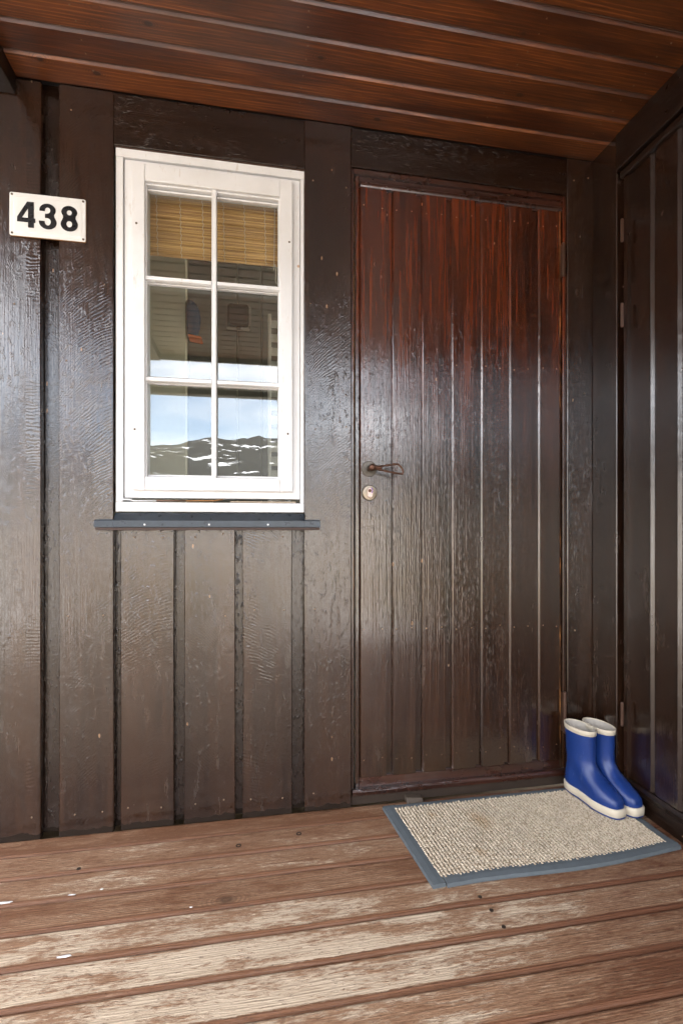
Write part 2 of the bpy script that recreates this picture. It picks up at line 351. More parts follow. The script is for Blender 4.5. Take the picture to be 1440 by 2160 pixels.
def box(name, x0, x1, y0, y1, z0, z1, mat, parent=None, bev=.002, kind=None):
    bm = bmesh.new(); add_box(bm, x0, x1, y0, y1, z0, z1, bev); return from_bm(name, bm, mat, parent, kind=kind)
def prism(name, prof, ax, c0, c1, mat, parent=None, stations=2, jit=0.0, sag=0.0):
    """profile in the two other axes swept along ax; edges wander by jit like a real sawn board"""
    bm = bmesh.new(); rows = []; seed = random.random() * 90
    cx = sum(a for a, b in prof) / len(prof)
    for i in range(stations):
        u = i / (stations - 1); c = c0 + (c1 - c0) * u; row = []
        for a, b in prof:
            if jit:
                side = -1 if a < cx else 1
                a = a + jit * mnoise.noise((seed + side * 7.7, c * 2.3, 0))
                b = b + jit * .6 * mnoise.noise((seed + 31, c * 1.7, a * 3))
            row.append(bm.verts.new({'x': (c, a, b), 'y': (a, c, b), 'z': (a, b, c)}[ax]))
        rows.append(row)
    n = len(prof)
    for r0, r1 in zip(rows, rows[1:]):
        for k in range(n): bm.faces.new((r0[k], r0[(k + 1) % n], r1[(k + 1) % n], r1[k]))
    bm.faces.new(rows[0][::-1]); bm.faces.new(rows[-1])
    return from_bm(name, bm, mat, parent)
def chamfer(a0, a1, b0, b1, c, back=True):
    """rectangle a x b with front (b0) corners chamfered by c"""
    return [(a0, b1), (a0, b0 + c), (a0 + c, b0), (a1 - c, b0), (a1, b0 + c), (a1, b1)]
def vboard(name, x0, x1, z0, z1, mat, parent, y0=0.0, y1=.02, jit=.0016, c=.0022):
    o = prism(name, chamfer(x0, x1, y0, y1, c), 'z', z0, z1, mat, parent, 9, jit)
    side = random.choice((-1, 1)); o.color = (5 + (x0 + x1) / 2 + side * random.uniform(.16, .33), random.uniform(.55, 1.1), random.random(), 1)
    return o
def lathe(bm, prof, c, ax='y', n=24):
    """profile (radius, offset) turned about an axis through c"""
    rows = []
    for r, h in prof:
        row = []
        for k in range(n):
            a = 2 * pi * k / n; u, v = r * cos(a), r * sin(a)
            row.append(bm.verts.new({'y': (c[0] + u, c[1] + h, c[2] + v), 'z': (c[0] + u, c[1] + v, c[2] + h), 'x': (c[0] + h, c[1] + u, c[2] + v)}[ax]))
        rows.append(row)
    for r0, r1 in zip(rows, rows[1:]):
        for k in range(n): bm.faces.new((r0[k], r0[(k + 1) % n], r1[(k + 1) % n], r1[k]))
    bm.faces.new(rows[0]); bm.faces.new(rows[-1][::-1])
def tube(bm, pts, rad, n=8, closed=False):
    pts = [Vector(p) for p in pts]; m = len(pts); rows = []; nrm = None
    for i, p in enumerate(pts):
        a = pts[(i - 1) % m] if closed or i else p; b = pts[(i + 1) % m] if closed or i < m - 1 else p
        d = (b - a).normalized()
        if nrm is None: nrm = d.orthogonal().normalized()
        nrm = (nrm - d * nrm.dot(d)).normalized(); bi = d.cross(nrm)
        r = rad(i) if callable(rad) else rad
        rows.append([bm.verts.new(p + (nrm * cos(2 * pi * k / n) + bi * sin(2 * pi * k / n)) * r) for k in range(n)])
    rng = range(m) if closed else range(m - 1)
    for i in rng:
        r0, r1 = rows[i], rows[(i + 1) % m]
        for k in range(n): bm.faces.new((r0[k], r0[(k + 1) % n], r1[(k + 1) % n], r1[k]))
    if not closed: bm.faces.new(rows[0][::-1]); bm.faces.new(rows[-1])

# ================================================================== SETTING
CE = 2.235                                            # ceiling height
XC = 1.206                                            # corner with the side wall
# ---- ground and hills
def th(r, a):
    s = lambda v, lo, hi: (lambda q: q * q * (3 - 2 * q))(max(0, min(1, (v - lo) / (hi - lo))))
    n = mnoise.fractal((cos(a) * 2.2, sin(a) * 2.2, r * .0016), 1, 2, 6)
    return -.38 + 9.5 * s(r, 14, 130) + (100 + 55 * n + 5 * mnoise.fractal((cos(a) * 14, sin(a) * 14, r * .01), 1, 2, 5)) * s(r, 170, 760) + 1.3 * mnoise.noise((cos(a) * r * .05, sin(a) * r * .05, 3)) * s(r, 8, 40)
def ring_mesh(name, radii, mat, na=160, centre=False):
    bm = bmesh.new(); rows = []
    for r in radii: rows.append([bm.verts.new((r * cos(2 * pi * k / na), r * sin(2 * pi * k / na), th(r, 2 * pi * k / na))) for k in range(na)])
    for r0, r1 in zip(rows, rows[1:]):
        for k in range(na): bm.faces.new((r0[k], r0[(k + 1) % na], r1[(k + 1) % na], r1[k]))
    if centre: bm.faces.new(rows[0])
    o = from_bm(name, bm, mat, smooth=True); o['kind'] = 'structure'; return o
ring_mesh('ground', [2, 5, 8, 12, 17, 24, 33, 45, 60, 78, 100, 130, 170], M['ground'], centre=True)
ring_mesh('hills', [170, 200, 240, 290, 350, 420, 500, 590, 680, 760, 900, 1200, 2000, 4000], M['hill'], 420)

# ---- deck of separate planks
deck = struct('deck')
yb, k = -.004, 0
edges = [.0095] + [-.0730 - .0972 * i for i in range(0, 26)]
for y1, y0 in zip(edges, edges[1:]):
    r = .0065; g = .0022; a0, a1 = y0 + g, y1 - g
    tz = random.uniform(-.0012, .0006)
    prof = [(a0, -.028), (a0, -r + tz), (a0 + r * .3, -r * .3 + tz), (a0 + r, tz), (a1 - r, tz), (a1 - r * .3, -r * .3 + tz), (a1, -r + tz), (a1, -.028)]
    prism('deck_plank', prof, 'x', -2.8, 1.30, M['deck'], deck, 14, .0008)
for x in (-2.4, -1.6, -.8, 0, .8): box('deck_joist', x - .024, x + .024, -2.45, -.01, -.17, -.030, M['rot'], deck, 0)
box('deck_fascia', -2.8, 1.30, -2.535, -2.512, -.20, -.004, M['rot'], deck)

for px, py, r in ((503, 1784, .0085), (630, 1759, .0085), (166, 1833, .006), (1012, 1892, .005), (1036, 1920, .005), (1062, 1955, .005)):
    x, y = fl(px, py, .001); b = bmesh.new(); lathe(b, [(r, -.002), (r * .95, .0012), (r * .55, .0016), (r * .45, .0004)], (x, y, 0), 'z', 12); from_bm('knot', b, M['rot'], deck)
for px, py, l, w in ((8, 1905, .034, .007), (152, 1888, .014, .004), (136, 2018, .026, .006), (403, 1914, .007, .004), (215, 1876, .008, .003)):
    x, y = fl(px, py, .001); b = bmesh.new(); c_ = b.verts.new((x, y, .0022)); n = 14
    rg = [b.verts.new((x + l * .75 * cos(2 * pi * i / n) * random.uniform(.5, 1.1), y + w * .7 * sin(2 * pi * i / n) * random.uniform(.6, 1.1), .0008)) for i in range(n)]
    for i in range(n): b.faces.new((c_, rg[i], rg[(i + 1) % n]))
    from_bm('paint_splash', b, M['white'], deck)
# ================================================================== HOUSE WALL (front)
wall = thing('house_wall', 'dark brown glossy board wall of rough-sawn vertical planks around the window', 'wall', (-.3, .05, 0))
e = {k: wx(v) for k, v in dict(A1=86, B0=124, B1=240, C0=254, C1=367, D0=388, D1=496, E0=512, E1=616, F0=642, F1=741, I0=1196, I1=1248).items()}
WT, WB = 2.070, .966                                  # window frame top and bottom
SL = .952                                             # under the sill the short boards begin
for x0, x1 in ((-2.9, -2.57), (-2.51, -2.20), (-2.14, -1.82), (-1.76, -1.42), (-1.37, -1.06), (-1.0, e['A1'])):
    vboard('board', x0, x1, .001, CE - .004, M['wall_v'], wall)
vboard('board', e['B0'], e['B1'], .001, CE - .002, M['wall_v'], wall, -.0012)
for a, b in (('C0', 'C1'), ('D0', 'D1'), ('E0', 'E1')): vboard('board', e[a], e[b], .001 + random.uniform(0, .003), SL - .028, M['wall_v'], wall, .001 + random.uniform(-.001, .001))
vboard('board', e['F0'], e['F1'], .003, CE - .002, M['wall_v'], wall, -.0012)
vboard('board', e['I0'], e['I1'] + .012, .003, CE - .002, M['wall_v'], wall, -.001)
# recessed backing boards seen in the gaps
for x0, x1, z1 in ((-2.60, -2.48, CE), (-2.23, -2.11, CE), (-1.85, -1.73, CE), (-1.45, -1.34, CE), (-1.09, -.97, CE), (e['A1'] - .03, e['B0'] + .03, CE)):
    vboard('backing_board', x0, x1, .006, z1 + .012, M['gap_v'], wall, .0265, .040)
for a, b in (('B1', 'C0'), ('C1', 'D0'), ('D1', 'E0'), ('E1', 'F0')): vboard('backing_board', e[a] - .03, e[b] + .03, .002, SL - .03, M['gap_v'], wall, .0275, .040)
# headers over window and door
def hboard(name, x0, x1, z0, z1, mat, parent, y0=0.0, y1=.02):
    o = prism(name, [(b, a) for a, b in chamfer(z0, z1, y0, y1, .002)], 'x', x0, x1, mat, parent, 9, .001)
    o.color = (5 + z0 - random.uniform(.15, .3), .8, .5, 1); return o
HD = wz(743, 350)
hboard('header_board', e['B1'] + .0012, e['F0'] - .0012, WT + .006, CE - .003, M['wall_h'], wall)
hboard('header_board', e['F1'] + .0012, e['I0'] - .0012, HD, CE - .003, M['wall_h'], wall, .0008)
hboard('window_drip_strip', e['B1'] + .002, e['F0'] - .002, WT + .0006, WT + .0075, M['dirt_lip'], wall, .004, .03)
box('riser_board', e['F1'] + .001, e['I0'] - .001, .010, .04, .001, .037, M['rot'], wall)
wd = bmesh.new(); xa, ya = fl(857, 1692, 0.0); add_box(wd, xa - .004, xa + .052, -.028, .009, .002, .022, .002)
for v in wd.verts:
    if v.co.z > .01: v.co.z -= (v.co.x - xa) * .12; v.co.y += .012
from_bm('wedge', wd, M['wedge'], wall)
# cracks and drips are left to paint; nail heads
nb = bmesh.new()
def nail(px, py, y=-.0012, r=.0026):
    lathe(nb, [(r, .002), (r, -.0004), (r * .6, -.0011)], (wx(px, y), y, wz(px, py, y)), 'y', 8)
for px, py in ((270, 1705), (340, 1704), (412, 1697), (472, 1688), (529, 1687), (596, 1684), (158, 1719), (216, 1713), (67, 1725), (283, 1133), (343, 1134), (412, 1133),
               (470, 1126), (536, 1133), (596, 1132), (537, 1287), (599, 1287), (475, 1300), (144, 1300), (218, 1298), (664, 1285), (661, 1674), (67, 171), (150, 231), (228, 1043),
               (660, 380), (730, 395), (655, 640), (730, 900), (665, 905), (140, 760), (220, 600), (30, 640), (1210, 380), (1240, 375), (1212, 1330), (1232, 830)):
    nail(px, py)
from_bm('nail_heads', nb, M['nail'], wall, kind='stuff')

# inner wall behind the boards (leaves the window open) and the rest of the house
house = struct('house_interior')
FX0, FX1 = wx(243), wx(642)
def ibox(n, *a, m='cream'): return box(n, *a, M[m], house, 0)
ibox('inner_wall', -2.9, FX0 - .002, .042, .15, 0, 2.5); ibox('inner_wall', FX1 + .002, 2.2, .042, .15, 0, 2.5)
ibox('inner_wall', FX0 - .002, FX1 + .002, .042, .15, 0, WB - .03); ibox('inner_wall', FX0 - .002, FX1 + .002, .042, .15, WT + .03, 2.5)
ibox('end_wall', -2.9, -2.75, .15, 3.2, 0, 2.5)
ibox('end_wall', 2.05, 2.2, .15, .35, 0, 2.5); ibox('end_wall', 2.05, 2.2, 1.2, 3.2, 0, 2.5); ibox('end_wall', 2.05, 2.2, .35, 1.2, 0, .25); ibox('end_wall', 2.05, 2.2, .35, 1.2, 2.35, 2.5)  # pieces leave an added opening, out of view, that lets daylight into the room
ibox('back_wall', -2.75, 2.05, 1.30, 1.42, 0, 2.5)
ibox('interior_ceiling', -2.75, 2.05, .15, 2.62, 2.42, 2.5); ibox('interior_floor', -2.75, 2.05, .15, 2.62, -.05, .02, m='floor_in')
ibox('house_roof', -3.3, 2.7, .05, 4.2, 2.56, 2.95, m='roof')
for i in range(16):
    x0 = -.75 + i * .135; box('panel_board', x0 + .002, x0 + .133, 1.272, 1.298, .02, 2.41, M['panel'], house, .004)
xp = wx(391, .72)
ibox('partition', -2.74, xp, .72, .79, .02, 2.41)

# ================================================================== PORCH ROOF with ceiling boards
roof = thing('porch_roof', 'porch roof lined with red-brown stained boards above the door', 'roof', (0, -1.1, CE))
ys = [.004, -.089] + [-.089 - .0917 * i for i in range(1, 25)]
XL, XR = -.672, XC + .03
for y1, y0 in zip(ys, ys[1:]):
    o = prism('ceiling_board', [(y1 - .0055, CE + .018), (y1 - .0055, CE + .003), (y1 - .0075, CE), (y0 + .0095, CE), (y0 + .0030, CE + .0075), (y0 + .0030, CE + .018)], 'x', XL, XR, M['ceil'], roof, 8, .0006)
    box('groove_highlight', XL, XR, y0 - .0046, y0 - .0014, CE + .0016, CE + .017, M['groove'], roof, 0)
    prism('ceiling_board', [(y1 - .0035, CE + .018), (y1 - .0035, CE + .004), (y1 - .007, CE), (y0 + .012, CE), (y0 + .002, CE + .006), (y0 + .002, CE + .018)], 'x', -1.30, -.812, M['ceil'], roof, 4, .0006)
ye = ys[-1]
nb = bmesh.new()
for x in (-.45, .15, .75, 1.12):
    for y1, y0 in zip(ys[:9], ys[1:10]):
        for f_ in (.28, .72): lathe(nb, [(.0023, CE + .002), (.0023, CE - .0006), (.001, CE - .0010)], (x + random.uniform(-.006, .006), y0 + (y1 - y0) * f_, 0), 'z', 7)
from_bm('nail_heads', nb, M['nail'], roof, kind='stuff')
box('roof_beam', -.810, -.674, ye, -.002, CE - .052, CE + .02, M['side_h'], roof)
box('roof_deck', -1.34, 1.55, ye - .02, .045, CE + .020, CE + .15, M['roof'], roof, 0)
box('fascia_board', -1.36, 1.57, ye - .045, ye - .021, CE - .03, CE + .17, M['wall_h'], roof)
box('eaves_beam', -1.36, 1.25, ye + .03, ye + .11, 1.915, 1.975, M['side_h'], roof)
for x in (-1.30, 1.19): box('beam_block', x - .04, x + .04, ye + .03, ye + .11, 1.976, CE - .002, M['side_h'], roof)
box('roof_post', -1.33, -1.23, ye + .025, ye + .115, .002, 1.914, M['side_v'], roof, .004)

# ================================================================== SIDE WALL and side door (right)
side = thing('side_wall', 'dark brown side wall with corner board, beam and skirting right of the boots', 'wall', (1.3, -.9, 0))
SX = XC + .022                                        # plank face of the side door
yc1 = sy(1300, XC)
def sboard(name, y0, y1, z0, z1, mat, x0=XC, x1=XC + .03, jit=.001):
    o = prism(name, [(b, a) for a, b in chamfer(y0, y1, x0, x1, .002)], 'z', z0, z1, mat, side, 7, jit * .5); o.color = (5.3, .5, .5, 1); return o
sboard('corner_board', yc1, -.0015, .003, CE - .001, M['side_v'])
prism('top_beam', [(b, a) for a, b in chamfer(2.113, CE - .001, XC - .004, XC + .05, .002)], 'y', -2.0, yc1 - .0015, M['side_h'], side, 5, .001)
prism('beam_moulding', [(b, a) for a, b in chamfer(2.088, 2.1125, XC + .010, XC + .05, .004)], 'y', -2.0, yc1 - .004, M['side_h'], side, 4, .0006)
prism('skirting', [(XC + .06, .002), (XC + .026, .002), (XC + .026, .055), (XC + .018, .062), (XC + .014, .078), (XC + .022, .088), (XC + .06, .088)], 'y', -2.0, yc1 - .002, M['side_h'], side, 6, .001)
box('outer_sheathing', XC + .062, XC + .34, -2.0, .03, .002, CE - .002, M['side_v'], side, 0)
box('end_board', XC - .006, XC + .34, -2.026, -2.001, .003, CE - .002, M['side_v'], side)
sdoor = thing('side_door', 'dark brown plank side door hinged at the corner beyond the boots', 'door', (SX, -.9, .09))
# planks: from the corner outwards; each has a raised face and a chamfer towards the viewer, then a groove
prism('stile', [(SX - .008, yc1 - .016), (SX + .03, yc1 - .016), (SX + .03, yc1 - .030), (SX - .008, yc1 - .030)], 'z', .090, 2.086, M['side_v'], sdoor, 4, .0006)
py = sy(1319, SX); first = True
for i in range(17):
    nxt = sy(1376, SX) if i == 0 else py - .0865 - .004 * (i % 3 == 2)
    chw = .0085
    prof = [(SX + .032, py), (SX + .008, py), (SX, py - .0006), (SX, nxt + chw), (SX + .0075, nxt), (SX + .009, nxt - .014), (SX + .032, nxt - .014)]
    prism('plank', prof, 'z', .090 + random.uniform(0, .002), 2.086, M['side_v'], sdoor, 6, .0005)
    py = nxt - .0142
def hinge(parent, x, y, z0, z1, r, mat, ax_plate=None):
    bm = bmesh.new(); m = (z0 + z1) / 2
    prof = [(r * .55, z0 - .004), (r * .8, z0 - .002), (r, z0), (r, m - .0012), (r * .8, m - .0012), (r * .8, m + .0012), (r, m + .0012), (r, z1), (r * .8, z1 + .002), (r * .5, z1 + .004)]
    lathe(bm, prof, (x, y, 0), 'z', 14)
    if ax_plate: add_box(bm, *ax_plate, .0006)
    o = from_bm('hinge', bm, mat, parent, smooth=False); return o
for py0, py1 in ((463, 507), (641, 687), (1484, 1530)):
    yy = sy(1311, XC - .004); zz = lambda v: H + (HORIZ - v) / F * ((XC - .004) * sin(TH) + (D + yy) * cos(TH))
    hinge(sdoor, XC - .003, yy, zz(py1), zz(py0), .0050, M['hinge'])
# ================================================================== ENTRANCE DOOR
YD = .014                                             # plank face of the door
door = thing('entrance_door', 'reddish brown glossy plank door with iron ring handle', 'door', (wx(970), .03, .035))
dt, db = wz(765, 394, YD), wz(765, 1641, YD)
dl = [758, 815, 827, 877, 890, 940, 953, 1003, 1015, 1063, 1075, 1122, 1136, 1182]
for i in range(7):
    a, b = wx(dl[2 * i], YD), wx(dl[2 * i + 1], YD); nx = wx(dl[2 * i + 2], YD) if i < 6 else b + .002
    dz = random.uniform(-.0008, .0008)
    prof = [(a, YD + .022), (a, YD + .0050), (a + .0046, YD + dz), (b - .0008, YD + dz), (b, YD + .0012 + dz), (b, YD + .0112), (nx - .0002, YD + .0112), (nx - .0002, YD + .022)]
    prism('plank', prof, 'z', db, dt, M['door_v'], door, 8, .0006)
lx0, lx1 = wx(749.5, YD), wx(1183.5, YD)
tz1 = wz(760, 366, YD)
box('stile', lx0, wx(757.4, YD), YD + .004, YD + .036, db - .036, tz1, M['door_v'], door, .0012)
hboard('top_rail', wx(757.6, YD), lx1, wz(760, 375, YD) - .0165, tz1, M['door_h'], door, YD + .003, YD + .034)
prism('top_moulding', [(YD - .0035, dt + .0045), (YD - .0035, dt + .014), (YD + .0025, dt + .0195), (YD + .02, dt + .0195), (YD + .02, dt + .0005), (YD - .001, dt + .0005)], 'x', wx(760, YD), lx1 - .001, M['door_h'], door, 8, .0007)
hboard('bottom_rail', wx(757.6, YD), lx1, db - .036, db - .0006, M['door_h'], door, YD + .001, YD + .034)
box('core_panel', lx0 + .002, lx1 - .002, YD + .023, YD + .04, db - .034, dt + .02, M['dark'], door, 0)
# frame around it
fx0, fx1 = wx(742), wx(1195.5)
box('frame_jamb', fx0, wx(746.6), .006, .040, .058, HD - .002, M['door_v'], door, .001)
box('bare_wood_edge', wx(747.2), wx(748.6), .016, .040, .06, 2.06, M['raw'], door, 0)
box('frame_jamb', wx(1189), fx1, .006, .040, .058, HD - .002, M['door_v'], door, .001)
box('bare_wood_edge', wx(1184.6), wx(1186.6), .013, .040, .06, 2.055, M['raw'], door, 0)
prism('frame_head', [(.005, HD - .0195), (.005, HD - .003), (.04, HD - .003), (.04, HD - .0195)], 'x', wx(747), wx(1188.6), M['door_h'], door, 6, .0006)
prism('threshold', [(-.004, .0375), (-.006, .050), (-.001, .0562), (.04, .0568), (.04, .0375)], 'x', fx0 + .0015, fx1 - .0015, M['door_h'], door, 12, .0014)
for a, b, px in ((514, 580, 1187.5), (1462, 1545, 1191)):
    hinge(door, wx(px, -.004), -.004, wz(px, b, -.004), wz(px, a, -.004), .0062, M['hinge'], (wx(px) - .004, wx(px) + .004, -.003, .02, wz(px, b), wz(px, a)))
# handle: round rose, hub and twisted wrought-iron loop
hx, hz = wx(780.3), wz(780.3, 988)
hb = bmesh.new(); lathe(hb, [(.0262, YD - .0005), (.0262, YD - .003), (.0245, YD - .0048), (.011, YD - .0052), (.0085, YD - .008)], (hx, 0, hz), 'y', 28)
rose = from_bm('rose', hb, M['rosette'], door)
gb = bmesh.new(); YH = YD - .046
lathe(gb, [(.0075, YD - .006), (.0085, YD - .02), (.0110, YD - .036), (.0115, YD - .050), (.0085, YD - .054), (.003, YD - .055)], (hx, 0, hz), 'y', 16)
lp = [(800, 984), (820, 981), (838, 978.5), (845, 984), (850.5, 994), (849, 999.5), (842, 999), (822, 995.5), (800, 990.5), (790, 988.5), (790, 986)]
pts = []
for i in range(len(lp)):
    (ax_, ay), (bx_, by) = lp[i], lp[(i + 1) % len(lp)]
    for j in range(4): u = j / 4; q0, q1 = ax_ + (bx_ - ax_) * u, ay + (by - ay) * u; pts.append((wx(q0, YH), YH, wz(q0, q1, YH)))
tube(gb, pts, lambda i: .0033 + .0008 * sin(i * 2.2), 8, True)
for s in (0, 1): tube(gb, [(hx + .010 + .020 * u, YH + .0042 * sin(u * 15 + s * pi), hz + .001 + .0042 * cos(u * 15 + s * pi) - .002 * u) for u in [i / 24 for i in range(25)]], .0030, 6)
from_bm('door_handle', gb, M['iron'], door, smooth=True)
kx, kz = wx(780.7), wz(780.7, 1039)
lb = bmesh.new(); lathe(lb, [(.0258, YD - .0005), (.0262, YD - .004), (.0235, YD - .0075), (.0150, YD - .0085)], (kx, 0, kz), 'y', 28)
lock = from_bm('lock_plate', lb, M['brass'], door)
kb = bmesh.new()
vv = [(kx + .0102 * cos(a) * .9, kz + (.0065 if sin(a) > 0 else -.0065) + .0105 * sin(a)) for a in [2 * pi * i / 22 for i in range(22)]]
f0 = [kb.verts.new((x, YD - .0082, z)) for x, z in vv]; f1 = [kb.verts.new((kx + (x - kx) * .85, YD - .0115, kz + (z - kz) * .9)) for x, z in vv]
for i in range(22): kb.faces.new((f0[i], f0[(i + 1) % 22], f1[(i + 1) % 22], f1[i]))
kb.faces.new(f1); kb.faces.new(f0[::-1]); from_bm('keyhole_cover', kb, M['keyplate'], lock)
pb = bmesh.new(); tube(pb, [(kx + .004 + .004 * sin(i * .5), YD - .0118, kz + .016 - .003 * i) for i in range(7)], .0016, 6); from_bm('paint_mark', pb, M['purple'], lock)
cb = bmesh.new(); lathe(cb, [(.0055, YD - .0112), (.0055, YD - .0128), (.004, YD - .0135)], (kx - .001, 0, kz + .0065), 'y', 14); from_bm('key_cylinder', cb, M['iron'], lock)
db_ = bmesh.new()
for i in range(7):
    c0, c1 = dl[2 * i] + 9, dl[2 * i + 1] - 9
    for px in (c0, c1):
        for py in (432, 760, 1330, 1605):
            px_, py_ = px, py + (px - 760) * (.115 if py < 600 else .05 if py < 900 else -.03 if py < 1500 else -.08) + random.uniform(-4, 4)
            lathe(db_, [(.0019, YD + .001), (.0019, YD - .0009), (.001, YD - .0013)], (wx(px_, YD), 0, wz(px_, py_, YD)), 'y', 7)
from_bm('nail_heads', db_, M['nail'], door, kind='stuff')

# ================================================================== WINDOW
win = thing('window', 'white six-pane casement window in the dark board wall', 'window', (wx(443), .03, WB))
JW = wx(259) - FX0
yw0, yw1 = .003, .125
Wm = M['white']
box('frame_jamb', FX0 + .001, FX0 + JW, yw0, yw1, WB + .031, WT - .026, Wm, win, .0015)
box('frame_jamb', wx(633.5), FX1 - .001, yw0, yw1, WB + .031, WT - .026, Wm, win, .0015)
prism('frame_head', [(yw0, WT - .0255), (yw0, WT - .0005), (yw1, WT - .0005), (yw1, WT - .0255)], 'x', FX0 + .001, FX1 - .001, Wm, win, 8, .0007)
box('frame_sill', FX0 + .001, FX1 - .001, yw0 - .003, yw1, WB + .001, WB + .0305, Wm, win, .002)
sash = bpy.data.objects.new('sash', None)
bmS = bmesh.new()
sx0, sx1, sz0, sz1 = wx(262.5, .008), wx(632, .008), WB + .044, WT - .0285
rx0, rx1 = wx(278, -.004), wx(617, -.004); rz0, rz1 = wz(443, 1035.5, -.004), wz(443, 361, -.004)
gx0, gx1 = wx(305.5, -.004), wx(590, -.004); gz0, gz1 = wz(443, 1007.5, -.004), wz(443, 396, -.004)
# back plate of the sash: ring around the glass
def ring(bm, x0, x1, z0, z1, a0, a1, c0, c1, yf, yb):
    o_ = [(x0, z0), (x1, z0), (x1, z1), (x0, z1)]; i_ = [(a0, c0), (a1, c0), (a1, c1), (a0, c1)]
    R = [[bm.verts.new((x, y, z)) for x, z in pts_] for pts_, y in ((o_, yf), (i_, yf), (i_, yb), (o_, yb))]
    for r in range(4):
        for k in range(4): bm.faces.new((R[r][k], R[r][(k + 1) % 4], R[(r + 1) % 4][(k + 1) % 4], R[(r + 1) % 4][k]))
ring(bmS, sx0, sx1, sz0, sz1, gx0 + .004, gx1 - .004, gz0 + .002, gz1 - .004, .0085, .055)
bmesh.ops.bevel(bmS, geom=bmS.edges[:], offset=.0012, segments=1, affect='EDGES')
sash = from_bm('sash', bmS, Wm, win)
YF = -.006
box('stile', rx0, gx0, YF, .0083, rz0, rz1, Wm, sash, .0022); box('stile', gx1, rx1, YF, .0083, rz0, rz1, Wm, sash, .0022)
box('rail', gx0 + .0005, gx1 - .0005, YF + .0003, .0083, rz0 + .0003, gz0, Wm, sash, .0022)
box('rail', gx0 + .0005, gx1 - .0005, YF + .0003, .0083, gz1, rz1 - .0003, Wm, sash, .0022)
YG = .034
vx0, vx1 = wx(445.5, .0), wx(457.5, .0)
vm_ = (vx0 + vx1) / 2
prism('glazing_bar', [(vx0, .010), (vx0 + .003, .0005), (vx1 - .003, .0005), (vx1, .010), (vx1 - .004, YG + .012), (vx0 + .004, YG + .012)], 'z', gz0 + .0005, gz1 - .0005, Wm, sash, 6, .0004)
mz = [wz(305, 583, 0), wz(305, 797, 0)]
for z in mz:
    for a, b in ((gx0 + .0003, vx0 - .0002), (vx1 + .0002, gx1 - .0003)):
        prism('glazing_bar', [(.011, z - .009), (.0015, z - .006), (.0015, z + .004), (.011, z + .009), (YG + .012, z + .005), (YG + .012, z - .005)], 'x', a, b, Wm, sash, 5, .0004)
zs = [gz0 + .002] + mz[::-1] + [gz1 - .002]
for (a, b) in ((gx0 + .003, vm_ - .001), (vm_ + .001, gx1 - .003)):
    for z0, z1 in zip(zs, zs[1:]):
        o = box('pane', a, b, YG, YG + .004, z0 + .001, z1 - .001, M['glass'], sash, 0)
# putty bevels round the glass
pu = bmesh.new()
for (a, b) in ((gx0 + .0042, vx0 + .001), (vx1 - .001, gx1 - .0042)):
    for z0, z1 in zip(zs, zs[1:]):
        for k in range(10):
            u0, u1 = a + (b - a) * k / 10, a + (b - a) * (k + 1) / 10
            add_box(pu, u0, u1, YG - .012, YG - .0004, z1 - .010 - random.uniform(0, .0016), z1 - .006)
        add_box(pu, a, b, YG - .010, YG - .0004, z0 + .002, z0 + .007)
from_bm('putty', pu, Wm, sash)
sr = bmesh.new()
tube(sr, [(wx(255, -.001), .004, WB + .034), (wx(258, -.001), .001, WB + .0385), (wx(272, -.001), .001, WB + .0385), (wx(282, -.001), .001, WB + .034), (wx(330, -.001), .002, WB + .035)], .0022, 6)
from_bm('stay_hook', sr, Wm, win, smooth=True)
sr = bmesh.new(); tube(sr, [(wx(330), .002, WB + .0352), (wx(392), .002, WB + .0358)], .0026, 8); from_bm('stay_arm', sr, M['hinge_worn'], win, smooth=True)
sr = bmesh.new(); tube(sr, [(wx(392), .002, WB + .0358), (wx(452), .003, WB + .037), (wx(470), .003, WB + .041)], .0022, 8); from_bm('stay_rod', sr, M['rust'], win, smooth=True)
box('stay_track', wx(485), wx(624), .004, .02, WB + .0312, WB + .0365, M['brass'], win, .0008)
sc = bmesh.new()
for px, py in ((287.5, 470), (610, 510), (284, 905), (607, 915)):
    lathe(sc, [(.0034, YF + .002), (.0034, YF - .0006), (.0016, YF - .0012)], (wx(px, YF), 0, wz(px, py, YF)), 'y', 10)
from_bm('sash_screws', sc, M['screw'], win, kind='stuff')
# metal sill flashing
fa, fb = wx(199, -.03), wx(675, -.03)
zf = wz(440, 1098, -.034)
prism('sill_flashing', [(.001, WB - .002), (-.006, WB - .003), (-.030, zf + .0015), (-.034, zf - .001), (-.0345, zf - .020), (-.031, zf - .021), (-.028, zf - .004), (.001, WB - .010)], 'x', FX0 + .002, FX1 - .002, M['sill'], win, 8, .0005)
for a, b in ((fa, FX0 + .0015), (FX1 - .0015, fb)):
    prism('flashing_end', [(-.0015, zf + .004), (-.030, zf + .0012), (-.034, zf - .001), (-.0345, zf - .020), (-.031, zf - .021), (-.0015, zf - .020)], 'x', a, b, M['sill'], win, 4, .0005)
prism('drip_lip', [(-.032, zf - .0215), (-.033, zf - .0285), (-.0015, zf - .0295), (-.0015, zf - .0215)], 'x', fa + .003, fb - .003, M['dirt_lip'], win, 8, .0006)
fn = bmesh.new()
for px in (305, 441, 565): lathe(fn, [(.003, -.034), (.003, -.0358), (.0012, -.0366)], (wx(px, -.034), 0, zf - .0125), 'y', 8)
from_bm('flashing_rivets', fn, Wm, win, kind='stuff')

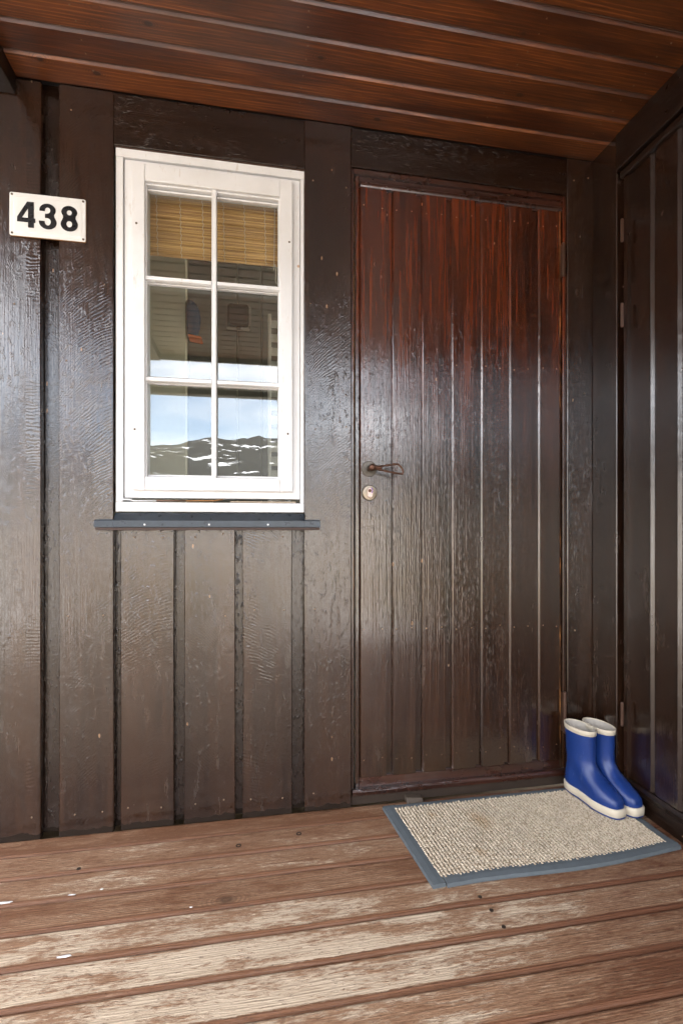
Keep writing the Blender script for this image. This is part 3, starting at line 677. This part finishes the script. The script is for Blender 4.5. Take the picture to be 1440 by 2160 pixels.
# ================================================================== BAMBOO BLIND behind the glass
YBL = .085
blind = thing('bamboo_blind', 'honey-coloured bamboo roller blind half drawn behind the upper window panes', 'blind', (wx(445, YBL), YBL, 1.7))
bz0, bz1 = wz(310, 537, YBL), wz(310, 395, YBL) + .03
bx0, bx1 = wx(306, YBL), wx(588.5, YBL)
bb = bmesh.new(); z = bz0; i = 0
while z < bz1:
    hgt = random.uniform(.0021, .0034); yo = random.uniform(-.0006, .0006)
    add_box(bb, bx0 + random.uniform(0, .0015), bx1 - random.uniform(0, .0015), YBL + yo, YBL + .0016 + yo, z, z + hgt - .0004); z += hgt
from_bm('slats', bb, M['bamboo'], blind, kind='stuff')
for px in (329, 379, 426, 470, 514, 557):
    tb = bmesh.new(); x0 = wx(px, YBL); n = 34
    tube(tb, [(x0 + .006 * (1 - u) + .0022 * sin(i * 2.1), YBL - .0022, bz0 + (bz1 - bz0) * u) for i, u in [(i, i / n) for i in range(n + 1)]], .0009, 5)
    from_bm('stitching', tb, M['cord'], blind)
tb = bmesh.new(); xq = wx(577, YBL)
tube(tb, [(xq + .004, YBL - .006, bz1), (xq + .001, YBL - .006, 1.78), (xq - .001, YBL - .006, bz0 - .003), (xq + .003, YBL - .006, bz0 - .004), (xq + .005, YBL - .006, 1.8), (xq + .0085, YBL - .006, bz0 - .02), (xq + .006, YBL - .006, bz0 - .05), (xq + .010, YBL - .008, bz0 - .062)], .0012, 5)
from_bm('pull_cord', tb, M['cord'], blind)

# ================================================================== INDOORS: lamp, cap, louvred shutter
LY = 1.27; lx, lz = wx(503, LY), wz(503, 671, LY)
lamp = thing('wall_lamp', 'square dark glass wall lamp on the grey panelling seen through the window', 'lamp', (lx, LY, lz))
box('base', lx - .068, lx + .068, LY - .022, LY - .001, lz - .074, lz + .070, M['lamp_base'], lamp, .008)
gb = bmesh.new(); add_box(gb, lx - .058, lx + .058, LY - .055, LY - .0225, lz - .062, lz + .062, .012)
gl = from_bm('cover_glass', gb, M['lamp_glass'], lamp)
rb = bmesh.new()
for i in range(9): add_box(rb, lx - .050 + i * .0122, lx - .050 + i * .0122 + .0034, LY - .0575, LY - .0551, lz - .05, lz + .05)
from_bm('glass_ribs', rb, M['lamp_glass'], gl)
box('clip', lx - .012, lx + .012, LY - .045, LY - .0225, lz - .071, lz - .0625, M['hinge_worn'], lamp, .002)
# cap hung on the partition edge, seen from the side
cxx, czz = wx(409, .74), wz(409, 680, .74)
cap = thing('cap', 'blue cap with orange brim hanging inside the window by the cream wall', 'cap', (cxx, .70, czz))
cm = bmesh.new(); rows = []
for i in range(9):
    u = i / 8; r = sqrt(max(0, 1 - u ** 2.4)); row = []
    for k in range(16):
        a = 2 * pi * k / 16
        row.append(cm.verts.new((cxx - .024 + .055 * u, .74 + .075 * r * cos(a), czz + .012 + .085 * r * sin(a))))
    rows.append(row)
for r0, r1 in zip(rows, rows[1:]):
    for k in range(16): cm.faces.new((r0[k], r0[(k + 1) % 16], r1[(k + 1) % 16], r1[k]))
bmesh.ops.remove_doubles(cm, verts=cm.verts[:], dist=.0003)
so = from_bm('crown', cm, M['cap_blue'], cap, smooth=True); sm_ = so.modifiers.new('thickness', 'SOLIDIFY'); sm_.thickness = .002
bm = bmesh.new(); add_box(bm, cxx - .022, cxx + .036, .70, .78, czz - .078, czz - .070, .003)
for v in bm.verts: v.co.z -= (v.co.x - cxx) * .15
from_bm('brim', bm, M['cap_orange'], cap)
bm = bmesh.new(); tube(bm, [(xp + .0005, .755, czz + .10), (xp + .02, .755, czz + .098), (xp + .028, .755, czz + .108)], .003, 6); from_bm('hook', bm, M['hinge'], cap)
px0, px1 = wx(564, 1.2), wx(612, 1.2)
shut = thing('louvred_shutter', 'white louvred panel indoors at the right edge of the window panes', 'shutter', ((px0 + px1) / 2, 1.2, .02))
box('frame_post', px0, px0 + .02, 1.17, 1.21, .02, 2.1, M['enamel'], shut, .003); box('frame_post', px1 - .02, px1, 1.17, 1.21, .02, 2.1, M['enamel'], shut, .003)
for i in range(26):
    zz = .12 + i * .076; prism('slat', [(1.172, zz), (1.176, zz), (1.204, zz + .055), (1.200, zz + .055)], 'x', px0 + .021, px1 - .021, M['enamel'], shut)

# ================================================================== HOUSE NUMBER SIGN
YS = -.006
ax0, ax1 = wx(19.5, YS), wx(181.5, YS); az0, az1 = wz(100, 503, YS), wz(100, 411.5, YS)
sign = thing('house_number_sign', 'white enamel house number sign reading 438 on the dark boards', 'sign', ((ax0 + ax1) / 2, YS, az0))
def rrect(x0, x1, z0, z1, r, n=5):
    out = []
    for cx_, cz_, a0 in ((x1 - r, z1 - r, 0), (x0 + r, z1 - r, 90), (x0 + r, z0 + r, 180), (x1 - r, z0 + r, 270)):
        for i in range(n + 1): a = radians(a0 + 90 * i / n); out.append((cx_ + r * cos(a), cz_ + r * sin(a)))
    return out
def plate(name, levels, mat, parent):
    bm = bmesh.new(); rows = [[bm.verts.new((x, y, z)) for x, z in pts_] for pts_, y in levels]; n = len(rows[0])
    for r0, r1 in zip(rows, rows[1:]):
        for k in range(n): bm.faces.new((r0[k], r0[(k + 1) % n], r1[(k + 1) % n], r1[k]))
    bm.faces.new(rows[0]); bm.faces.new(rows[-1]); return from_bm(name, bm, mat, parent)
R = lambda i, r: rrect(ax0 + i, ax1 - i, az0 + i, az1 - i, max(.001, r))
plate('plate_edge', [(R(0, .006), YS + .0045), (R(0, .006), YS + .0012)], M['rust'], sign)
pl = plate('plate', [(R(.0008, .0056), YS + .0012), (R(.0008, .0056), YS - .0002), (R(.0024, .005), YS - .0012), (R(.012, .004), YS - .0012), (R(.0135, .004), YS - .0020)], M['enamel'], sign)
def digit(name, loops, cx0, cx1):
    cu = bpy.data.curves.new(name, 'CURVE'); cu.dimensions = '2D'; cu.fill_mode = 'BOTH'; cu.extrude = .0004
    Hh = az1 - az0; zb = az0 + Hh * .205; zt = az0 + Hh * .795
    for lp_ in loops:
        sp = cu.splines.new('POLY'); sp.points.add(len(lp_) - 1); sp.use_cyclic_u = True
        for p_, (u, v) in zip(sp.points, lp_): p_.co = (cx0 + (cx1 - cx0) * u, zb + (zt - zb) * v, 0, 1)
    tmp = bpy.data.objects.new('tmp', cu); COL.objects.link(tmp)
    dg = bpy.context.evaluated_depsgraph_get(); me = bpy.data.meshes.new_from_object(tmp.evaluated_get(dg)); bpy.data.objects.remove(tmp)
    for v in me.vertices: v.co = (v.co.x, YS - .0026 - v.co.z, v.co.y)
    me.name = name; me.materials.clear(); return link(name, me, M['black'], sign)
def arc(cx_, cy_, rx, ry, a0, a1, n=18): return [(cx_ + rx * cos(radians(a0 + (a1 - a0) * i / n)), cy_ + ry * sin(radians(a0 + (a1 - a0) * i / n))) for i in range(n + 1)]
sw = ax1 - ax0
four = [[(.55, 1), (.92, 1), (.92, .37), (1, .37), (1, .20), (.92, .20), (.92, 0), (.60, 0), (.60, .20), (0, .20), (0, .38)], [(.60, .37), (.60, .74), (.26, .37)]]
eight = [arc(.5, .275, .5, .275, 150, 390, 30) + [(.86, .525)] + arc(.5, .755, .46, .245, -35, 215, 30) + [(.14, .525)],
         arc(.5, .285, .17, .125, 0, 360, 20)[:-1], arc(.5, .735, .15, .10, 0, 360, 20)[:-1]]
three = [arc(.5, .275, .5, .275, 185, 392, 26) + [(.85, .525)] + arc(.49, .745, .46, .255, -38, 180, 26)[0:] + [(.03, .70), (.34, .70)] + arc(.49, .735, .155, .115, 180, -62, 16) + [(.46, .61), (.34, .60), (.34, .44), (.46, .44)] + arc(.5, .29, .17, .14, 75, -180, 18) + [(.33, .315), (0, .315)]]
digit('digit_four', four, ax0 + sw * .105, ax0 + sw * .338); digit('digit_three', three, ax0 + sw * .385, ax0 + sw * .615); digit('digit_eight', eight, ax0 + sw * .668, ax0 + sw * .895)
for sx_, sz_ in ((ax0 + .0075, az0 + .0075), (ax1 - .0075, az0 + .0075), (ax0 + .0075, az1 - .0075), (ax1 - .0075, az1 - .0075)):
    b = bmesh.new(); lathe(b, [(.0034, YS - .0011), (.0032, YS - .0022), (.0018, YS - .0028)], (sx_, 0, sz_), 'y', 10); from_bm('screw', b, M['screw'], sign)

# ================================================================== DOORMAT
c00 = fl(806, 1703, .008); c10 = (1.197, -.030); c01 = fl(917, 1878, .008); c11 = fl(1440, 1790, .008)
matt = thing('doormat', 'oatmeal sisal doormat with blue-grey fabric border in front of the door', 'doormat', (.82, -.22, 0))
def mpt(u, v):
    a = Vector((*c00, 0)).lerp(Vector((*c10, 0)), u); b = Vector((*c01, 0)).lerp(Vector((*c11, 0)), u); p_ = a.lerp(b, v)
    p_.y += .009 * sin(u * 6.2 + .8) * max(0, v - .55) * 2.2; return p_
EW = .048; EV = .086                                  # border width as a share of length and depth
def strip(name, f, n, z1):
    """fabric tape from quad corners f(i/n) -> (inner point, outer point)"""
    bm = bmesh.new(); rows = []
    for i in range(n + 1):
        a, b = f(i / n); m = a.lerp(b, .5); w = .0008 * mnoise.noise((i * .7, z1 * 900, 2))
        rows.append([bm.verts.new((q_.x, q_.y, zz_)) for q_, zz_ in ((a, .001), (a, z1 + w), (m, z1 + .0006 + w), (b.lerp(a, .04), z1 - .0012 + w), (b, z1 * .45), (b, .001))])
    for r0, r1 in zip(rows, rows[1:]):
        for k in range(6): bm.faces.new((r0[k], r0[(k + 1) % 6], r1[(k + 1) % 6], r1[k]))
    bm.faces.new(rows[0]); bm.faces.new(rows[-1]); return from_bm(name, bm, M['mat_edge'], matt)
strip('border', lambda t_: (mpt(EW * .98, t_ * .985), mpt(0, t_ * .985)), 14, .0115)
strip('border', lambda t_: (mpt(1 - EW * .8, t_), mpt(1, t_)), 14, .0110)
strip('border', lambda t_: (mpt(.001 + t_ * .999, EV * .62), mpt(.001 + t_ * .999, 0)), 24, .0118)
strip('border', lambda t_: (mpt(EW * 1.06 + t_ * (1 - EW * 1.06), 1 - EV), mpt(EW * 1.06 + t_ * (1 - EW * 1.06), 1)), 30, .0122)
bk = bmesh.new(); g = [bk.verts.new((*mpt(u, v).xy, .009)) for u, v in ((.03, .03), (.97, .03), (.97, .95), (.03, .95))]; bk.faces.new(g)
bmesh.ops.solidify(bk, geom=bk.faces[:], thickness=.006); from_bm('backing', bk, M['pile'], matt)
# looped pile: rows of little boucle knots running from the door outwards
pb = bmesh.new(); nu, nv = 66, 44
base = [(cos(2 * pi * k / 7), sin(2 * pi * k / 7)) for k in range(7)]
verts, faces = [], []
for i in range(nu):
    for j in range(nv):
        u = EW * .85 + (1 - EW * 1.55) * (i + .5) / nu; v = EV * .55 + (1 - EV * 1.42) * (j + .5 + .35 * (i % 2)) / nv
        p_ = mpt(u, v); jx, jy = random.uniform(-.0008, .0008), random.uniform(-.0016, .0016)
        rx, ry, hh = random.uniform(.0042, .0050), random.uniform(.0048, .0062), random.uniform(.0062, .0084)
        sk = random.uniform(-.004, .004); n0 = len(verts)
        for rr, zz_ in ((1.0, .006), (.92, .009 + hh * .35), (.55, .009 + hh * .62)):
            for cx_, sy_ in base: verts.append((p_.x + jx + cx_ * rx * rr + sk * (zz_ - .006) * 40 * .1, p_.y + jy + sy_ * ry * rr, zz_))
        verts.append((p_.x + jx + sk * .3, p_.y + jy, .009 + hh * .70))
        for r in range(2):
            for k in range(7): faces.append((n0 + r * 7 + k, n0 + r * 7 + (k + 1) % 7, n0 + (r + 1) * 7 + (k + 1) % 7, n0 + (r + 1) * 7 + k))
        for k in range(7): faces.append((n0 + 14 + k, n0 + 14 + (k + 1) % 7, n0 + 21))
me = bpy.data.meshes.new('looped_pile'); me.from_pydata(verts, [], faces); me.update()
for f in me.polygons: f.use_smooth = True
link('looped_pile', me, M['pile'], matt, 'stuff')
# stray fibres
fb_ = bmesh.new()
for i in range(520):
    p_ = mpt(random.uniform(.06, .95), random.uniform(.07, .9)); a = random.uniform(0, 2 * pi); l = random.uniform(.004, .011)
    q_ = [Vector((p_.x, p_.y, .0135)), Vector((p_.x + cos(a) * l * .5, p_.y + sin(a) * l * .5, .0165 + random.uniform(0, .004))), Vector((p_.x + cos(a + .5) * l, p_.y + sin(a + .5) * l, .0150))]
    tube(fb_, q_, .00045, 3)
from_bm('stray_fibres', fb_, M['pile'], matt, kind='stuff')

# ================================================================== RUBBER BOOTS
def boot(label, x, y, rot, mirror, z0=.0155):
    t_ = thing('rubber_boot', label, 'boot', (x, y, z0), 'pair of blue rubber boots on the doormat'); N = 40
    ca, sa = cos(rot), sin(rot)
    def section(z, yb_, yf, hw, grow=0.0, foot=0.0):
        out = []; yc_, ry = (yb_ + yf) / 2, (yb_ - yf) / 2 + grow
        for k in range(N):
            a = 2 * pi * k / N; s_, c_ = sin(a), cos(a)
            ex = 1 - .36 * foot
            yy = yc_ + ry * (abs(c_) ** ex) * (1 if c_ > 0 else -1); u = (yb_ - yy) / (yb_ - yf)          # 0 heel .. 1 toe
            wmod = 1 + foot * (.13 * math.exp(-((u - .70) / .22) ** 2) - .17 * math.exp(-((u - .40) / .14) ** 2) - .02)
            xx = (hw + grow) * (abs(s_) ** ex) * (1 if s_ > 0 else -1) * wmod + foot * .006 * mirror * max(0, u - .4)
            nd = 1 + .030 * mnoise.noise((xx * 26 + mirror * 5, yy * 22, z * 30)) * (.4 if foot == 1 else 1) + (.020 * sin(z * 330 + yy * 60) if .092 < z < .14 and c_ < .2 else 0)
            out.append((xx * nd, yc_ + (yy - yc_) * nd, z))
        return out
    def skin(name, secs, mat, cap0=False, cap1=False, flip=False, parent=t_):
        bm = bmesh.new(); rows = [[bm.verts.new((x + px * ca - py * sa, y + px * sa + py * ca, z0 + pz)) for px, py, pz in s_] for s_ in secs]
        for r0, r1 in zip(rows, rows[1:]):
            for k in range(N): bm.faces.new((r0[k], r0[(k + 1) % N], r1[(k + 1) % N], r1[k]))
        if cap0: bm.faces.new(rows[0])
        if cap1: bm.faces.new(rows[-1])
        return from_bm(name, bm, mat, parent, smooth=True)
    up = [(.027, .051, -.160, .0350, 1), (.038, .0515, -.1605, .0352, 1), (.047, .051, -.1585, .0347, 1), (.055, .0505, -.1535, .0338, 1), (.062, .050, -.1455, .0330, .9), (.070, .0495, -.131, .0326, .8), (.079, .049, -.1125, .0324, .65),
          (.088, .0485, -.0955, .0324, .45), (.098, .0483, -.0810, .0324, .25), (.109, .0483, -.0705, .0323, .1), (.121, .0488, -.0640, .0322, 0), (.136, .050, -.0600, .0327, 0), (.156, .0515, -.0580, .0335, 0), (.180, .0535, -.0585, .0344, 0), (.200, .055, -.0595, .0351, 0), (.2165, .056, -.0605, .0356, 0)]
    skin('upper', [section(z, a, b, w, 0, f) for z, a, b, w, f in up], M['boot_blue'])
    skin('trim_band', [section(.2150, .056, -.0605, .0356, .0006), section(.2158, .056, -.0605, .0356, .0018), section(.2310, .057, -.0615, .0362, .0020), section(.2328, .057, -.0615, .0362, .0010), section(.2325, .057, -.0615, .0362, -.0012), section(.2300, .057, -.0615, .0362, -.0018), section(.2280, .057, -.0615, .0362, -.0016)], M['boot_cream'])
    skin('lining', [section(.2290, .057, -.0615, .0362, -.0017), section(.19, .054, -.0565, .0345, -.002), section(.13, .050, -.059, .0325, -.003), (section(.10, .042, -.058, .026, -.003))], M['lining'], cap1=True)
    skin('sole_band', [section(.0055, .052, -.1625, .0354, .0012, 1), section(.007, .052, -.1625, .0354, .0030, 1), section(.0275, .052, -.1625, .0354, .0036, 1), section(.0300, .052, -.1620, .0352, .0020, 1), section(.0306, .051, -.160, .0348, -.0005, 1)], M['boot_cream'])
    skin('outsole', [section(0, .051, -.160, .0350, -.001, 1), section(.001, .052, -.1625, .0354, .0012, 1), section(.0056, .052, -.1625, .0354, .0018, 1), section(.0058, .052, -.1625, .0354, .0000, 1)], M['boot_blue'], cap0=True)
    return t_
boot('blue rubber boot with cream trim, nearer the door and farther from the side wall', 1.097, -.082, radians(9), 1)
boot('blue rubber boot with cream trim, squeezed against the side wall skirting', 1.1665, -.084, radians(9), -1)
